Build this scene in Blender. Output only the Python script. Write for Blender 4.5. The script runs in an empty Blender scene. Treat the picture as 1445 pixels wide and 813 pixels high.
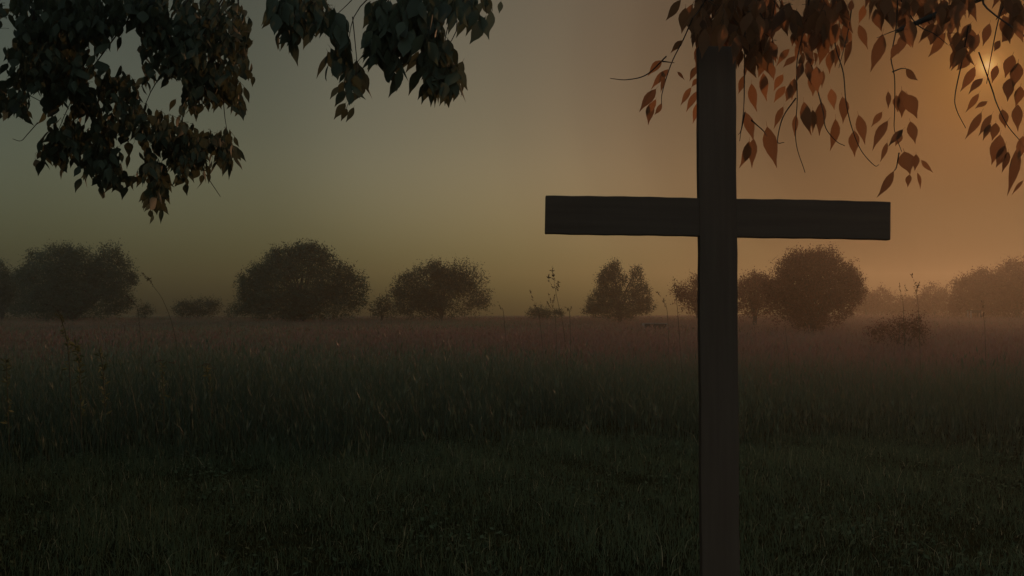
import bpy, bmesh, math
import numpy as np
from mathutils import Vector, Matrix

R = math.radians
rng = np.random.default_rng(7)
S = bpy.context.scene
COL = S.collection

# ------------------------------------------------------------------ camera
F, CX, CY = 1251.0, 722.5, 406.5           # focal length and centre of the photograph, in its pixels
EYE = 1.55
PITCH = math.atan(40.5 / F)
cam_d = bpy.data.cameras.new("camera")
cam_d.sensor_width = 36.0
cam_d.lens = 36.0 * F / 1445.0
cam_d.clip_start, cam_d.clip_end = 0.05, 4000
cam = bpy.data.objects.new("camera", cam_d)
COL.objects.link(cam)
cam.location = (0, 0, EYE)
cam.rotation_euler = (R(90) + PITCH, 0, 0)
S.camera = cam
cp, sp = math.cos(PITCH), math.sin(PITCH)

def ray(px, py):
    x, y = (px - CX) / F, -(py - CY) / F
    return np.array([x, cp - y * sp, sp + y * cp])

def at(px, py, Y):
    d = ray(px, py)
    return np.array([0, 0, EYE]) + d * (Y / d[1])

SUN = ray(1393, 93); SUN = SUN / np.linalg.norm(SUN)
SUN_EL = math.asin(SUN[2]); SUN_AZ = math.atan2(SUN[0], SUN[1])

# ------------------------------------------------------------------ helpers
def tag(o, label=None, cat=None, group=None, kind=None):
    for k, v in (("label", label), ("category", cat), ("group", group), ("kind", kind)):
        if v: o[k] = v
    return o

def empty(name, loc, label, cat, group=None):
    o = bpy.data.objects.new(name, None)
    o.empty_display_size = .2
    COL.objects.link(o); o.location = Vector(loc)
    return tag(o, label, cat, group)

def mesh_obj(name, verts, faces, mat, parent=None, tint=None, smooth=False):
    """verts (n,3) in world space; faces: list of uniform int arrays (m,k)"""
    me = bpy.data.meshes.new(name)
    verts = np.asarray(verts, dtype=np.float32)
    if parent is not None:
        verts = verts - np.array(parent.matrix_world_loc if hasattr(parent, 'matrix_world_loc') else root_loc(parent), dtype=np.float32)
    if isinstance(faces, np.ndarray): faces = [faces]
    me.vertices.add(len(verts)); me.vertices.foreach_set("co", verts.ravel())
    li = np.concatenate([f.ravel() for f in faces]).astype(np.int32)
    tot = np.concatenate([np.full(len(f), f.shape[1]) for f in faces]).astype(np.int32)
    st = np.concatenate([[0], np.cumsum(tot)[:-1]]).astype(np.int32)
    me.loops.add(len(li)); me.loops.foreach_set("vertex_index", li)
    me.polygons.add(len(tot))
    me.polygons.foreach_set("loop_start", st)
    if smooth: me.polygons.foreach_set("use_smooth", np.ones(len(tot), dtype=bool))
    if tint is not None:
        a = me.attributes.new("tint", 'FLOAT', 'POINT')
        a.data.foreach_set("value", np.asarray(tint, dtype=np.float32))
    me.update(calc_edges=True); me.validate()
    me.materials.append(mat)
    o = bpy.data.objects.new(name, me); COL.objects.link(o)
    if parent is not None: o.parent = parent
    return o

def root_loc(p):
    v = Vector((0, 0, 0))
    while p is not None:
        v += p.location; p = p.parent
    return v

def norm(a):
    return a / np.maximum(np.linalg.norm(a, axis=-1, keepdims=True), 1e-9)

class Tubes:
    def __init__(s): s.v, s.f, s.n = [], [], 0
    def add(s, pts, rads, sides=6):
        pts = np.asarray(pts, float); n = len(pts)
        rads = np.broadcast_to(np.asarray(rads, float), (n,))
        t = norm(np.gradient(pts, axis=0))
        ref = np.array([0.31, 0.83, 0.47])
        u = norm(np.cross(t, ref)); w = np.cross(t, u)
        ang = np.arange(sides) * 2 * np.pi / sides
        ring = pts[:, None] + rads[:, None, None] * (np.cos(ang)[None, :, None] * u[:, None] + np.sin(ang)[None, :, None] * w[:, None])
        s.v.append(ring.reshape(-1, 3))
        i = np.arange(n - 1)[:, None] * sides; j = np.arange(sides)[None]
        a = i + j; b = i + (j + 1) % sides
        s.f.append(np.stack([a, b, b + sides, a + sides], -1).reshape(-1, 4) + s.n)
        s.n += n * sides
        return s
    def build(s, name, mat, parent=None):
        return mesh_obj(name, np.concatenate(s.v), np.concatenate(s.f), mat, parent, smooth=True)

def curve(pts, n=12):
    """Catmull-Rom through the points"""
    p = np.asarray(pts, float)
    p = np.vstack([2 * p[0] - p[1], p, 2 * p[-1] - p[-2]])
    out = []
    m = len(p) - 3
    for k in range(m):
        t = np.linspace(0, 1, max(2, n // m + 1))[:, None]
        if k < m - 1: t = t[:-1]
        a, b, c, d = p[k:k + 4]
        out.append(.5 * (2 * b + (c - a) * t + (2 * a - 5 * b + 4 * c - d) * t ** 2 + (-a + 3 * b - 3 * c + d) * t ** 3))
    return np.vstack(out)

# ------------------------------------------------------------------ materials
def nodes(m):
    m.use_nodes = True
    nt = m.node_tree; nt.nodes.clear()
    return nt, nt.nodes, nt.links

def ramp(N, stops):
    r = N.new("ShaderNodeValToRGB"); e = r.color_ramp.elements
    while len(e) < len(stops): e.new(.5)
    for el, (p, c) in zip(e, stops): el.position = p; el.color = (*c, 1)
    return r

def leaf_mat(name, stops, transl=.35, rough=.6, tcol=1.0, spec=.2):
    """colour by the per-leaf tint attribute, partly translucent"""
    m = bpy.data.materials.new(name); nt, N, L = nodes(m)
    a = N.new("ShaderNodeAttribute"); a.attribute_name = "tint"
    r = ramp(N, stops); L.new(a.outputs["Fac"], r.inputs[0])
    p = N.new("ShaderNodeBsdfPrincipled"); p.inputs["Roughness"].default_value = rough
    p.inputs["Specular IOR Level"].default_value = spec
    L.new(r.outputs[0], p.inputs["Base Color"])
    t = N.new("ShaderNodeBsdfTranslucent"); sc = N.new("ShaderNodeVectorMath"); sc.operation = 'SCALE'; sc.inputs["Scale"].default_value = tcol
    L.new(r.outputs[0], sc.inputs[0]); L.new(sc.outputs[0], t.inputs["Color"])
    mx = N.new("ShaderNodeMixShader"); mx.inputs[0].default_value = transl
    o = N.new("ShaderNodeOutputMaterial")
    L.new(p.outputs[0], mx.inputs[1]); L.new(t.outputs[0], mx.inputs[2]); L.new(mx.outputs[0], o.inputs[0])
    return m

def noise_mat(name, stops, scale=(1, 1, 1), nscale=4, detail=8, rough=.85, bump=.3, dist=.02, spec=.25):
    m = bpy.data.materials.new(name); nt, N, L = nodes(m)
    tc = N.new("ShaderNodeTexCoord"); mp = N.new("ShaderNodeMapping"); mp.inputs["Scale"].default_value = scale
    L.new(tc.outputs["Object"], mp.inputs[0])
    n = N.new("ShaderNodeTexNoise"); n.inputs["Scale"].default_value = nscale; n.inputs["Detail"].default_value = detail
    L.new(mp.outputs[0], n.inputs[0])
    r = ramp(N, stops); L.new(n.outputs["Fac"], r.inputs[0])
    p = N.new("ShaderNodeBsdfPrincipled"); p.inputs["Roughness"].default_value = rough
    p.inputs["Specular IOR Level"].default_value = spec
    L.new(r.outputs[0], p.inputs["Base Color"])
    b = N.new("ShaderNodeBump"); b.inputs["Strength"].default_value = bump; b.inputs["Distance"].default_value = dist
    L.new(n.outputs["Fac"], b.inputs["Height"]); L.new(b.outputs[0], p.inputs["Normal"])
    o = N.new("ShaderNodeOutputMaterial"); L.new(p.outputs[0], o.inputs[0])
    return m

M_BARK = noise_mat("bark", [(.3, (.02, .016, .012)), (.7, (.07, .055, .042))], (1, 1, .2), 14, 8, .9, .8, .02)
M_TWIG = noise_mat("twig_bark", [(.3, (.03, .02, .014)), (.7, (.07, .045, .03))], (1, 1, 1), 30, 4, .8, .2, .003)
M_POST = noise_mat("weathered_timber_upright", [(.25, (.075, .046, .031)), (.5, (.086, .054, .037)), (.75, (.097, .062, .043))], (14, 14, .8), 3.2, 10, .85, .35, .004, .12)
M_BAR = noise_mat("weathered_timber_cross", [(.25, (.075, .046, .031)), (.5, (.086, .054, .037)), (.75, (.097, .062, .043))], (.8, 14, 14), 3.2, 10, .85, .35, .004, .12)
M_STONE = noise_mat("grey_boards", [(.3, (.10, .09, .075)), (.7, (.2, .18, .15))], (1, 1, 1), 8, 6, .9, .3, .01)
M_DARKWOOD = noise_mat("dark_boards", [(.3, (.012, .01, .008)), (.7, (.03, .024, .018))], (1, 6, 6), 5, 6, .85, .3, .01)

M_LEAF_L = leaf_mat("green_leaf", [(0, (.06, .068, .04)), (.5, (.1, .108, .065)), (1, (.12, .13, .075))], .38, .6, 1.2)
M_LEAF_R = leaf_mat("sun_tinted_leaf", [(0, (.17, .085, .045)), (.5, (.31, .14, .062)), (1, (.46, .2, .085))], .72)  # orange veil around the low sun painted into the leaf colour
M_TREE_G = leaf_mat("tree_leaf_green", [(0, (.032, .045, .025)), (.6, (.055, .072, .04)), (1, (.09, .105, .055))], .3)
M_TREE_O = leaf_mat("tree_leaf_olive", [(0, (.036, .044, .025)), (.6, (.065, .07, .038)), (1, (.1, .1, .05))], .3)
M_TREE_SUN_TINT = leaf_mat("tree_leaf_sun_tinted", [(0, (.06, .028, .017)), (.6, (.11, .044, .026)), (1, (.17, .068, .038))], .4)  # right-hand trees: warm sun glow put into their leaf colour
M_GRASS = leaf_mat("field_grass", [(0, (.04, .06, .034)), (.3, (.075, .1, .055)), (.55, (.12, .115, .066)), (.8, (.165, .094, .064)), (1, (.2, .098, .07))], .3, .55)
M_LAWN = leaf_mat("short_grass", [(0, (.045, .065, .035)), (.6, (.085, .115, .06)), (.93, (.12, .14, .075)), (1, (.3, .27, .16))], .2, .85, 1.0, .03)
M_WEED = leaf_mat("weed_leaf", [(0, (.07, .075, .03)), (.6, (.12, .115, .045)), (1, (.2, .17, .07))], .45)
M_SEED = leaf_mat("dry_seed_head", [(0, (.06, .04, .022)), (1, (.12, .08, .045))], .3)
M_STEM = noise_mat("dry_stem", [(.3, (.06, .045, .022)), (.7, (.1, .075, .04))], (1, 1, 1), 20, 3, .8, .1, .002)

# ------------------------------------------------------------------ ground
def gz(x, y):
    r = np.hypot(x * .55, np.maximum(y, 0) + 0 * x)
    z = 1.5 * (1 - np.exp(-(r / 75.0) ** 2))
    z = z + .05 * np.sin(x * .21 + 1.3) * np.sin(y * .17) * np.clip(r / 20, 0, 1)
    z = z + .5 * np.clip((x - 20) / 60, 0, 1) * np.clip((y - 60) / 60, 0, 1)
    return z + .012 * np.sin(x * 2.1) * np.sin(y * 1.7 + x)

def ground_mat():
    m = bpy.data.materials.new("ground_soil_and_thatch"); nt, N, L = nodes(m)
    tc = N.new("ShaderNodeTexCoord")
    n1 = N.new("ShaderNodeTexNoise"); n1.inputs["Scale"].default_value = .12; n1.inputs["Detail"].default_value = 8
    n2 = N.new("ShaderNodeTexNoise"); n2.inputs["Scale"].default_value = 9; n2.inputs["Detail"].default_value = 8
    L.new(tc.outputs["Object"], n1.inputs[0]); L.new(tc.outputs["Object"], n2.inputs[0])
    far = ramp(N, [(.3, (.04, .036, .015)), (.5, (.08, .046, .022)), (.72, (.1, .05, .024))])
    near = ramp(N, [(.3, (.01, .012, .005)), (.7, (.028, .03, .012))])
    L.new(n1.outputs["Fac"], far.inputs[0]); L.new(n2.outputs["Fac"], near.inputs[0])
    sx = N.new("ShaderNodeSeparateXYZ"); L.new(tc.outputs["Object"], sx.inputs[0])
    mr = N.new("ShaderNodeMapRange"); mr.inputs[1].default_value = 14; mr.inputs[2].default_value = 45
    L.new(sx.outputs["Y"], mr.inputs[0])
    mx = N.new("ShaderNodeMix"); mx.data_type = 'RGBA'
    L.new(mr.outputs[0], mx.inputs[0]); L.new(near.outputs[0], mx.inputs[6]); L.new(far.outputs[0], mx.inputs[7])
    p = N.new("ShaderNodeBsdfPrincipled"); p.inputs["Roughness"].default_value = 1; p.inputs["Specular IOR Level"].default_value = 0
    L.new(mx.outputs[2], p.inputs["Base Color"])
    b = N.new("ShaderNodeBump"); b.inputs["Strength"].default_value = .8; b.inputs["Distance"].default_value = .06
    L.new(n2.outputs["Fac"], b.inputs["Height"]); L.new(b.outputs[0], p.inputs["Normal"])
    o = N.new("ShaderNodeOutputMaterial"); L.new(p.outputs[0], o.inputs[0])
    return m

def make_ground():
    rad = np.concatenate([[0.0], np.geomspace(.6, 250, 82)]); seg = 160
    ang = np.arange(seg) * 2 * np.pi / seg
    X = rad[1:, None] * np.sin(ang); Y = rad[1:, None] * np.cos(ang)
    V = np.stack([X, Y, gz(X, Y)], -1).reshape(-1, 3)
    V = np.vstack([V, [[0, 0, float(gz(np.array(0.), np.array(0.)))]]])
    i = np.arange(len(rad) - 2)[:, None] * seg; j = np.arange(seg)[None]
    a = i + j; b = i + (j + 1) % seg
    q = np.stack([a, a + seg, b + seg, b], -1).reshape(-1, 4)
    c = len(V) - 1
    t = np.stack([np.full(seg, c), np.arange(seg), (np.arange(seg) + 1) % seg], -1)
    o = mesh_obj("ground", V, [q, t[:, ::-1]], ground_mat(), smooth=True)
    tag(o, kind="structure", label="uneven field soil under the grass", cat="ground")
make_ground()

# ------------------------------------------------------------------ grass
def blades(xy, h, w, lean, tint, segs=3, head=None):
    """curved tapering strips; returns verts, quads, tints"""
    n = len(xy)
    base = np.stack([xy[:, 0], xy[:, 1], gz(xy[:, 0], xy[:, 1]) - .01], -1)
    a = rng.uniform(0, 2 * np.pi, n); d = np.stack([np.cos(a), np.sin(a), np.zeros(n)], -1)
    f = rng.uniform(0, 2 * np.pi, n); side = np.stack([np.cos(f), np.sin(f), np.zeros(n)], -1)
    t = np.linspace(0, 1, segs + 1)
    P = base[:, None] + d[:, None] * (lean * h)[:, None, None] * (t ** 2)[None, :, None]
    P[..., 2] += (h[:, None] * (t - .35 * (lean[:, None] ** 2) * t ** 2))
    W = (w[:, None] * (1 - t ** 1.6 * .93)[None])[..., None] * side[:, None] * .5
    V = np.stack([P - W, P + W], 2).reshape(n, -1, 3)
    k = np.arange(segs) * 2
    q = np.stack([k, k + 1, k + 3, k + 2], -1)[None] + (np.arange(n) * (2 * segs + 2))[:, None, None]
    return V.reshape(-1, 3), q.reshape(-1, 4), np.repeat(tint, 2 * segs + 2), P[:, -1]

def wedge(n, y0, y1, half=.66, pad=2.0):
    u = rng.random(n); y = np.sqrt(u * (y1 * y1 - y0 * y0) + y0 * y0)
    x = rng.uniform(-1, 1, n) * (half * y + pad)
    return np.stack([x, y], -1)

def lump(x, y, s, ph=0):
    return (np.sin(x * s + ph) * np.sin(y * s * .8 + 1.7 * ph) + np.sin(x * s * 2.3 + y * s * 1.1 + ph) * .6 + np.sin(y * s * 2.9 - x * s * .7) * .4) / 2

def edge_y(x):            # where the mown grass ends and the tall field begins
    return 9.9 + .7 * np.sin(x * .5 + .6) + .45 * np.sin(x * 1.7 + 1) + .3 * np.sin(x * 4.1)

def field():
    Vs, Qs, Ts, off = [], [], [], 0
    def push(V, Q, T):
        nonlocal off
        Vs.append(V); Qs.append(Q + off); Ts.append(T); off += len(V)
    for (n, y0, y1, hm, wm, segs) in ((95000, 8.6, 20, .62, .008, 3), (90000, 20, 42, .5, .014, 2), (100000, 42, 90, .28, .03, 2), (60000, 90, 230, .3, .08, 1)):
        p = wedge(n, y0, y1)
        keep = p[:, 1] > edge_y(p[:, 0]) + rng.normal(0, .5, n)
        keep &= rng.random(n) < np.clip(.75 + .5 * lump(p[:, 0], p[:, 1], 1.1, .7), .25, 1)
        p = p[keep]; n = len(p)
        l1 = lump(p[:, 0], p[:, 1], .45); l2 = lump(p[:, 0], p[:, 1], .13, 2.1)
        h = hm * (1 + .4 * l1 + .2 * lump(p[:, 0], p[:, 1], 1.7, 1.1)) * rng.uniform(.4, 1.3, n)
        h *= np.clip(.35 + (p[:, 1] - edge_y(p[:, 0])) * .28, .25, 1)
        w = wm * rng.uniform(.6, 1.5, n)
        rust_glow = np.clip((p[:, 1] - 10) / 17, 0, 1) * .56 + .2 * l2 + .26 * np.clip(p[:, 0] / (p[:, 1] * .5) + .1, -.5, 1) * np.clip((p[:, 1] - 10) / 8, 0, 1)  # rust grows with distance; the rightward share paints in the sun's red glow
        t = np.clip(.12 + rust_glow + rng.normal(0, .13, n), 0, 1)
        lean = np.abs(rng.normal(.28, .3, n))
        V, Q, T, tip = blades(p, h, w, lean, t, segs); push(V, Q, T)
        if y0 < 60:      # seed heads on the tallest stems: three little crossed fins each
            s = rng.random(n) < (.16 if y0 < 20 else .2)
            tp = tip[s]; m = len(tp); hl = rng.uniform(.05, .12, m) * (1 if y0 < 20 else 1.3)
            for k in range(2):
                a = rng.uniform(0, np.pi, m); sd = np.stack([np.cos(a), np.sin(a), np.zeros(m)], -1) * (hl * .11 * (1 if y0 < 20 else 1.8))[:, None]
                up = np.stack([rng.normal(0, .25, m), rng.normal(0, .25, m), np.ones(m)], -1) * hl[:, None]
                VV = np.stack([tp - up * .25, tp + sd + up * .25, tp + up, tp - sd + up * .25], 1).reshape(-1, 3)
                QQ = np.arange(m * 4).reshape(-1, 4)
                push(VV, QQ, np.repeat(np.clip(t[s] + .25, .35, 1), 4))
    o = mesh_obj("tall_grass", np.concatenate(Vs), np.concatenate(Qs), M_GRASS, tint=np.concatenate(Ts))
    tag(o, "tall dry field grass with rusty seed heads beyond the mown strip", "grass", kind="stuff")

def lawn():
    n = 190000
    p = wedge(n, 2.2, 11.5, .7, 1.6)
    p = p[p[:, 1] < edge_y(p[:, 0]) + rng.normal(.3, .35, n)]; n = len(p)
    l1 = lump(p[:, 0], p[:, 1], 1.6)
    l2 = lump(p[:, 0], p[:, 1], 4.1, 2.2)
    h = .085 * (1 + .5 * l1 + .3 * l2) * rng.uniform(.45, 1.6, n)
    tall = rng.random(n) < .014; h = np.where(tall, h * 2.4, h)
    w = rng.uniform(.003, .0065, n)
    lean = np.abs(rng.normal(.55, .45, n))
    t = np.clip(rng.normal(.45, .2, n) + .2 * l1 + .12 * l2, 0, .93); t = np.where(rng.random(n) < .03, 1.0, t)
    V, Q, T, _ = blades(p, h, w, lean, t, 2)
    # clover and plantain leaves lying among the blades, in patches
    m = 26000
    c = wedge(m, 2.2, 11, .7, 1.6); c = c[lump(c[:, 0], c[:, 1], 1.9, 3.1) + rng.normal(0, .25, m) > .35]; m = len(c)
    b = np.stack([c[:, 0], c[:, 1], gz(c[:, 0], c[:, 1]) + rng.uniform(.005, .055, m)], -1)
    a = rng.uniform(0, 2 * np.pi, m); ax = norm(np.stack([np.cos(a), np.sin(a), rng.normal(.1, .35, m)], -1))
    sd = norm(np.cross(ax, np.array([0, 0, 1.]) + rng.normal(0, .3, (m, 3)))); ll = rng.uniform(.015, .05, m)[:, None]
    W_ = np.stack([b, b + ax * ll * .55 + sd * ll * .35, b + ax * ll, b + ax * ll * .55 - sd * ll * .35], 1).reshape(-1, 3)
    Q = np.concatenate([Q, np.arange(4 * m).reshape(-1, 4) + len(V)]); V = np.concatenate([V, W_]); T = np.concatenate([T, np.repeat(np.clip(rng.normal(.6, .2, m), 0, .93), 4)])
    o = mesh_obj("short_grass", V, Q, M_LAWN, tint=T)
    tag(o, "short mown grass around the foot of the cross", "grass", kind="stuff")
field(); lawn()

# ------------------------------------------------------------------ the cross
def timber(name, size, mat, parent, loc=(0, 0, 0), rot=(0, 0, 0), axis=2, bevel=.007):
    bm = bmesh.new(); bmesh.ops.create_cube(bm, size=1)
    for v in bm.verts: v.co = Vector((v.co.x * size[0], v.co.y * size[1], v.co.z * size[2]))
    bmesh.ops.bevel(bm, geom=list(bm.edges), offset=bevel, segments=3, affect='EDGES', profile=.6)
    ln = size[axis]
    for k in range(1, 40):
        co = [0, 0, 0]; co[axis] = -ln / 2 + ln * k / 40
        no = [0, 0, 0]; no[axis] = 1
        g = bm.verts[:] + bm.edges[:] + bm.faces[:]
        bmesh.ops.bisect_plane(bm, geom=g, plane_co=co, plane_no=no)
    for v in bm.verts:
        s = v.co[axis]
        for q in range(3):
            if q != axis: v.co[q] += .0009 * math.sin(s * 11 + q * 2 + v.co[q] * 9) + .0006 * math.sin(s * 37 + q + v.co[(q + 1) % 3] * 20)
    me = bpy.data.meshes.new(name); bm.to_mesh(me); bm.free()
    for p in me.polygons: p.use_smooth = False
    me.materials.append(mat)
    o = bpy.data.objects.new(name, me); COL.objects.link(o); o.parent = parent
    o.location = loc; o.rotation_euler = rot
    return o

YC = 3.06                                      # front face of the upright
pt = at(1012.4, 65, YC)
cxw = float(at(1014.6, 447, YC)[0])
TH = .04
cross = empty("wooden_cross", (cxw, YC + TH / 2, 0), "tall dark timber cross standing on the mown grass", "cross")
ztop = float(pt[2])
timber("upright", (53.5 / F * YC, TH, ztop + .4), M_POST, cross, (0, 0, (ztop - .4) / 2), bevel=.004)
bc = at(1014.6, 306.6, YC)
bo = timber("crossbar", (489.5 / F * YC, TH - .004, 54.5 / F * YC), M_BAR, cross, (0, 0, float(bc[2])), (0, R(1.05), 0), axis=0, bevel=.004)

# ------------------------------------------------------------------ foreground foliage
LT = np.array([-.14, 0, .1, .26, .42, .6, .8, 1.0]); LW = np.array([.02, .03, .5, .94, 1.0, .74, .27, 0.0])

def leaf_mesh(base, tip, wid, roll, curl, fold=.25):
    """ovate pointed leaves, folded along the midrib, vectorised; wid = half width as share of length"""
    n = len(base)
    ax = tip - base; ln = np.linalg.norm(ax, axis=1); ax = norm(ax)
    vd = norm(base * np.array([1, 1, 1.]) - np.array([0, 0, EYE]))
    s0 = norm(np.cross(ax, vd)); n0 = np.cross(s0, ax)
    c, s = np.cos(roll)[:, None], np.sin(roll)[:, None]
    sd = s0 * c + n0 * s; nm = n0 * c - s0 * s
    t = LT
    mid = base[:, None] + ax[:, None] * (ln[:, None] * t)[..., None] + nm[:, None] * ((curl * ln)[:, None] * (t * (1 - t) * 2)[None])[..., None]
    mid += s0[:, None] * ((curl * ln * .6)[:, None] * (t * (1 - t) * 2)[None])[..., None]
    hw = (wid * .74 * ln)[:, None] * LW[None]
    up = nm[:, None] * (hw * fold)[..., None]
    Lf = mid - sd[:, None] * hw[..., None] + up; Rt = mid + sd[:, None] * hw[..., None] + up
    V = np.stack([Lf, mid, Rt], 2).reshape(n, -1, 3)
    k = np.arange(len(t) - 1) * 3
    q = np.concatenate([np.stack([k, k + 1, k + 4, k + 3], -1), np.stack([k + 1, k + 2, k + 5, k + 4], -1)])
    m = 3 * len(t)
    return V.reshape(-1, 3), (q[None] + (np.arange(n) * m)[:, None, None]).reshape(-1, 4), m

class Foliage:
    def __init__(s): s.b, s.t, s.w, s.r, s.c = [], [], [], [], []
    def leaf(s, b, t, w=.24, roll=0., curl=.05):
        s.b.append(b); s.t.append(t); s.w.append(w); s.r.append(roll); s.c.append(curl)
    def build(s, mat, parent):
        n = len(s.b)
        V, Q, m = leaf_mesh(np.array(s.b), np.array(s.t), np.array(s.w), np.array(s.r), np.array(s.c))
        return mesh_obj("foliage", V, Q, mat, parent, tint=np.repeat(rng.beta(2, 3, n), m), smooth=True)

def in_gap(x, y, gaps):
    for (gx, gy, rx, ry) in gaps:
        if ((x - gx) / rx) ** 2 + ((y - gy) / ry) ** 2 < 1: return True
    return False

def boughs(tw, blobs, limbs, Y0, Y1, step=1):
    """each hanging mass is carried by a thin bough from the nearest limb"""
    for (bx, by, rx, ry, cnt) in blobs[::step]:
        e = at(bx, by + ry * .4, (Y0 + Y1) / 2)
        d = [np.linalg.norm(l - e, axis=1) + 2 * (l[:, 2] < e[2]) for l in limbs]
        k = int(np.argmin([x.min() for x in d])); st = limbs[k][int(d[k].argmin())]
        sw = rng.normal(0, .09)
        m1 = st * .6 + e * .4 + np.array([sw, .05, .10]); m2 = st * .2 + e * .8 + np.array([-sw * .4 + rng.normal(0, .03), 0, .07])
        c = curve([st, m1, m2, e], 14); tw.add(c, np.linspace(.006, .0013, len(c)), 5)

def spray(fo, tw, blobs, gaps, Y0, Y1, L0, L1, dens=1.0):
    """hanging twigs filling the blobs (pixel place, real depth) with drooping leaves"""
    for (bx, by, rx, ry, cnt) in blobs:
        for _ in range(int(cnt * dens)):
            a = rng.uniform(0, 2 * np.pi); r = math.sqrt(rng.random())
            x, y = bx + rx * r * math.cos(a), by + ry * r * math.sin(a)
            Y = rng.uniform(Y0, Y1)
            L = rng.uniform(L0, L1)
            drift = rng.normal(0, .35)
            pts = [at(x, y, Y)]
            k = rng.integers(3, 6)
            for i in range(k):
                x += drift * 6 + rng.normal(0, 3); y += rng.uniform(5, 10) * (i > 0)
                Y += rng.normal(0, .03)
                pts.append(at(x, y, Y))
                sgn = 1 if i % 2 else -1
                dx = sgn * L * rng.uniform(.05, .55) + rng.normal(0, 4); dy = L * rng.uniform(.75, 1.05)
                if in_gap(x + dx * .5, y + dy * .6, gaps) or in_gap(x + dx, y + dy, gaps): continue
                fo.leaf(pts[-1], at(x + dx, y + dy, Y + rng.normal(0, .05)), rng.uniform(.2, .3), rng.normal(0, .75), rng.normal(0, .1))
            if not in_gap(x, y, gaps): cv = curve(pts, 6); tw.add(cv, np.linspace(.0014, .0006, len(cv)), 4)

def limb(parent, name, pts, r0, r1, n=24):
    c = curve(pts, n)
    T = Tubes(); T.add(c, np.linspace(r0, r1, len(c)), 10)
    T.build(name, M_BARK, parent)
    return c[len(c) // 3:]

# --- left tree
tl = empty("leafy_tree", (-5.6, 2.4, 0), "dark green leafy tree whose drooping boughs hang into the upper left", "tree")
limb(tl, "trunk", [(-5.6, 2.4, -.2), (-5.55, 2.4, 1.2), (-5.45, 2.45, 2.6), (-5.3, 2.5, 4.2), (-5.2, 2.4, 6.2)], .27, .09)
LL = []
LL.append(limb(tl, "branch", [(-5.42, 2.46, 2.9), (-4.4, 3.2, 3.7), (-3.2, 4.0, 3.95), (-2.1, 4.5, 3.75), (-1.5, 4.75, 3.45)], .11, .016))
LL.append(limb(tl, "branch", [(-5.32, 2.5, 3.9), (-3.8, 3.2, 4.6), (-2.0, 3.9, 4.5), (-.7, 4.3, 3.9), (-.2, 4.45, 3.45)], .1, .014))
fo, tw = Foliage(), Tubes()
GAPS = [(187, 66, 15, 21), (9, 52, 12, 24), (243, 132, 18, 14), (51, 150, 9, 17), (130, 124, 8, 11), (160, 152, 5, 10), (20, 200, 30, 32), (0, 240, 45, 60),
        (372, 75, 20, 60), (190, 222, 8, 30), (312, 170, 20, 8), (365, 20, 9, 12)]
B1 = [(60, 20, 75, 40, 70), (150, 5, 80, 36, 60), (235, 20, 60, 45, 60), (310, 40, 42, 55, 60), (50, 85, 35, 35, 26), (100, 95, 40, 35, 34), (20, 128, 18, 18, 9),
      (150, 120, 45, 30, 30), (275, 95, 40, 35, 30), (225, 80, 22, 20, 10), (320, 118, 25, 20, 10), (90, 180, 30, 22, 16), (75, 196, 18, 12, 7), (148, 195, 26, 30, 22), (150, 222, 20, 18, 8),
      (195, 165, 35, 28, 22), (240, 185, 36, 24, 22), (218, 235, 14, 22, 10), (222, 262, 10, 14, 6), (262, 210, 22, 20, 12), (306, 188, 22, 10, 9), (322, 195, 10, 8, 4), (0, 140, 6, 18, 4)]
spray(fo, tw, B1, GAPS, 4.2, 5.1, 15, 24, 1.9); boughs(tw, B1, LL, 4.2, 5.1, 3)
B2 = [(420, -8, 34, 16, 12), (450, 10, 28, 18, 12), (412, 30, 10, 12, 3), (395, -5, 14, 14, 5), (465, 25, 18, 14, 6), (490, 55, 10, 22, 6), (540, 20, 36, 36, 26), (590, 15, 36, 40, 28), (605, 50, 22, 20, 10),
      (545, 65, 25, 16, 10), (620, 78, 16, 14, 8), (635, 92, 9, 10, 5), (497, 92, 8, 14, 4), (655, -10, 30, 12, 8), (610, 95, 12, 8, 4)]
spray(fo, tw, B2, [(480, 12, 6, 14), (588, 82, 10, 12), (455, 75, 22, 20), (530, 115, 12, 20)], 4.0, 4.5, 24, 37, 1.4); boughs(tw, B2, LL, 4.0, 4.5)
def crop(ox, oy, k, rows, fo, Y0, Y1, w=.25):
    for row in rows:
        x0, y0, x1, y1 = row[:4]; ww = row[4] if len(row) > 4 else w
        Y = rng.uniform(Y0, Y1)
        fo.leaf(at(ox + x0 / k, oy + y0 / k, Y), at(ox + x1 / k, oy + y1 / k, Y + rng.normal(0, .02)), ww * rng.uniform(.9, 1.1), rng.normal(0, .25), rng.normal(0, .09))
crop(340, 0, 2.54, [(575, 268, 528, 352, .26), (640, 250, 600, 345, .26), (705, 280, 680, 345, .3), (755, 300, 740, 365, .3), (775, 290, 755, 345, .3), (795, 220, 770, 310, .3), (185, 140, 205, 240, .2), (190, 140, 180, 200, .25), (425, 250, 430, 330, .17),
                    (350, 310, 318, 358, .25), (372, 325, 335, 385, .28), (408, 330, 388, 375, .27), (375, 370, 332, 430, .27), (405, 385, 375, 440, .25), (380, 390, 358, 436, .25), (355, 180, 322, 210, .26), (360, 205, 338, 250, .26), (372, 262, 350, 300, .26),
                    (850, 0, 800, 48, .27), (858, 25, 826, 80, .22), (877, 62, 836, 116, .25), (898, 40, 888, 122, .24), (932, 5, 925, 50, .26), (885, -5, 878, 30, .25), (780, -20, 735, 35, .25), (720, 90, 722, 150, .2), (150, 40, 120, 100, .25), (235, 110, 250, 155, .2), (160, 130, 140, 185, .14)], fo, 4.05, 4.35)
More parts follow.
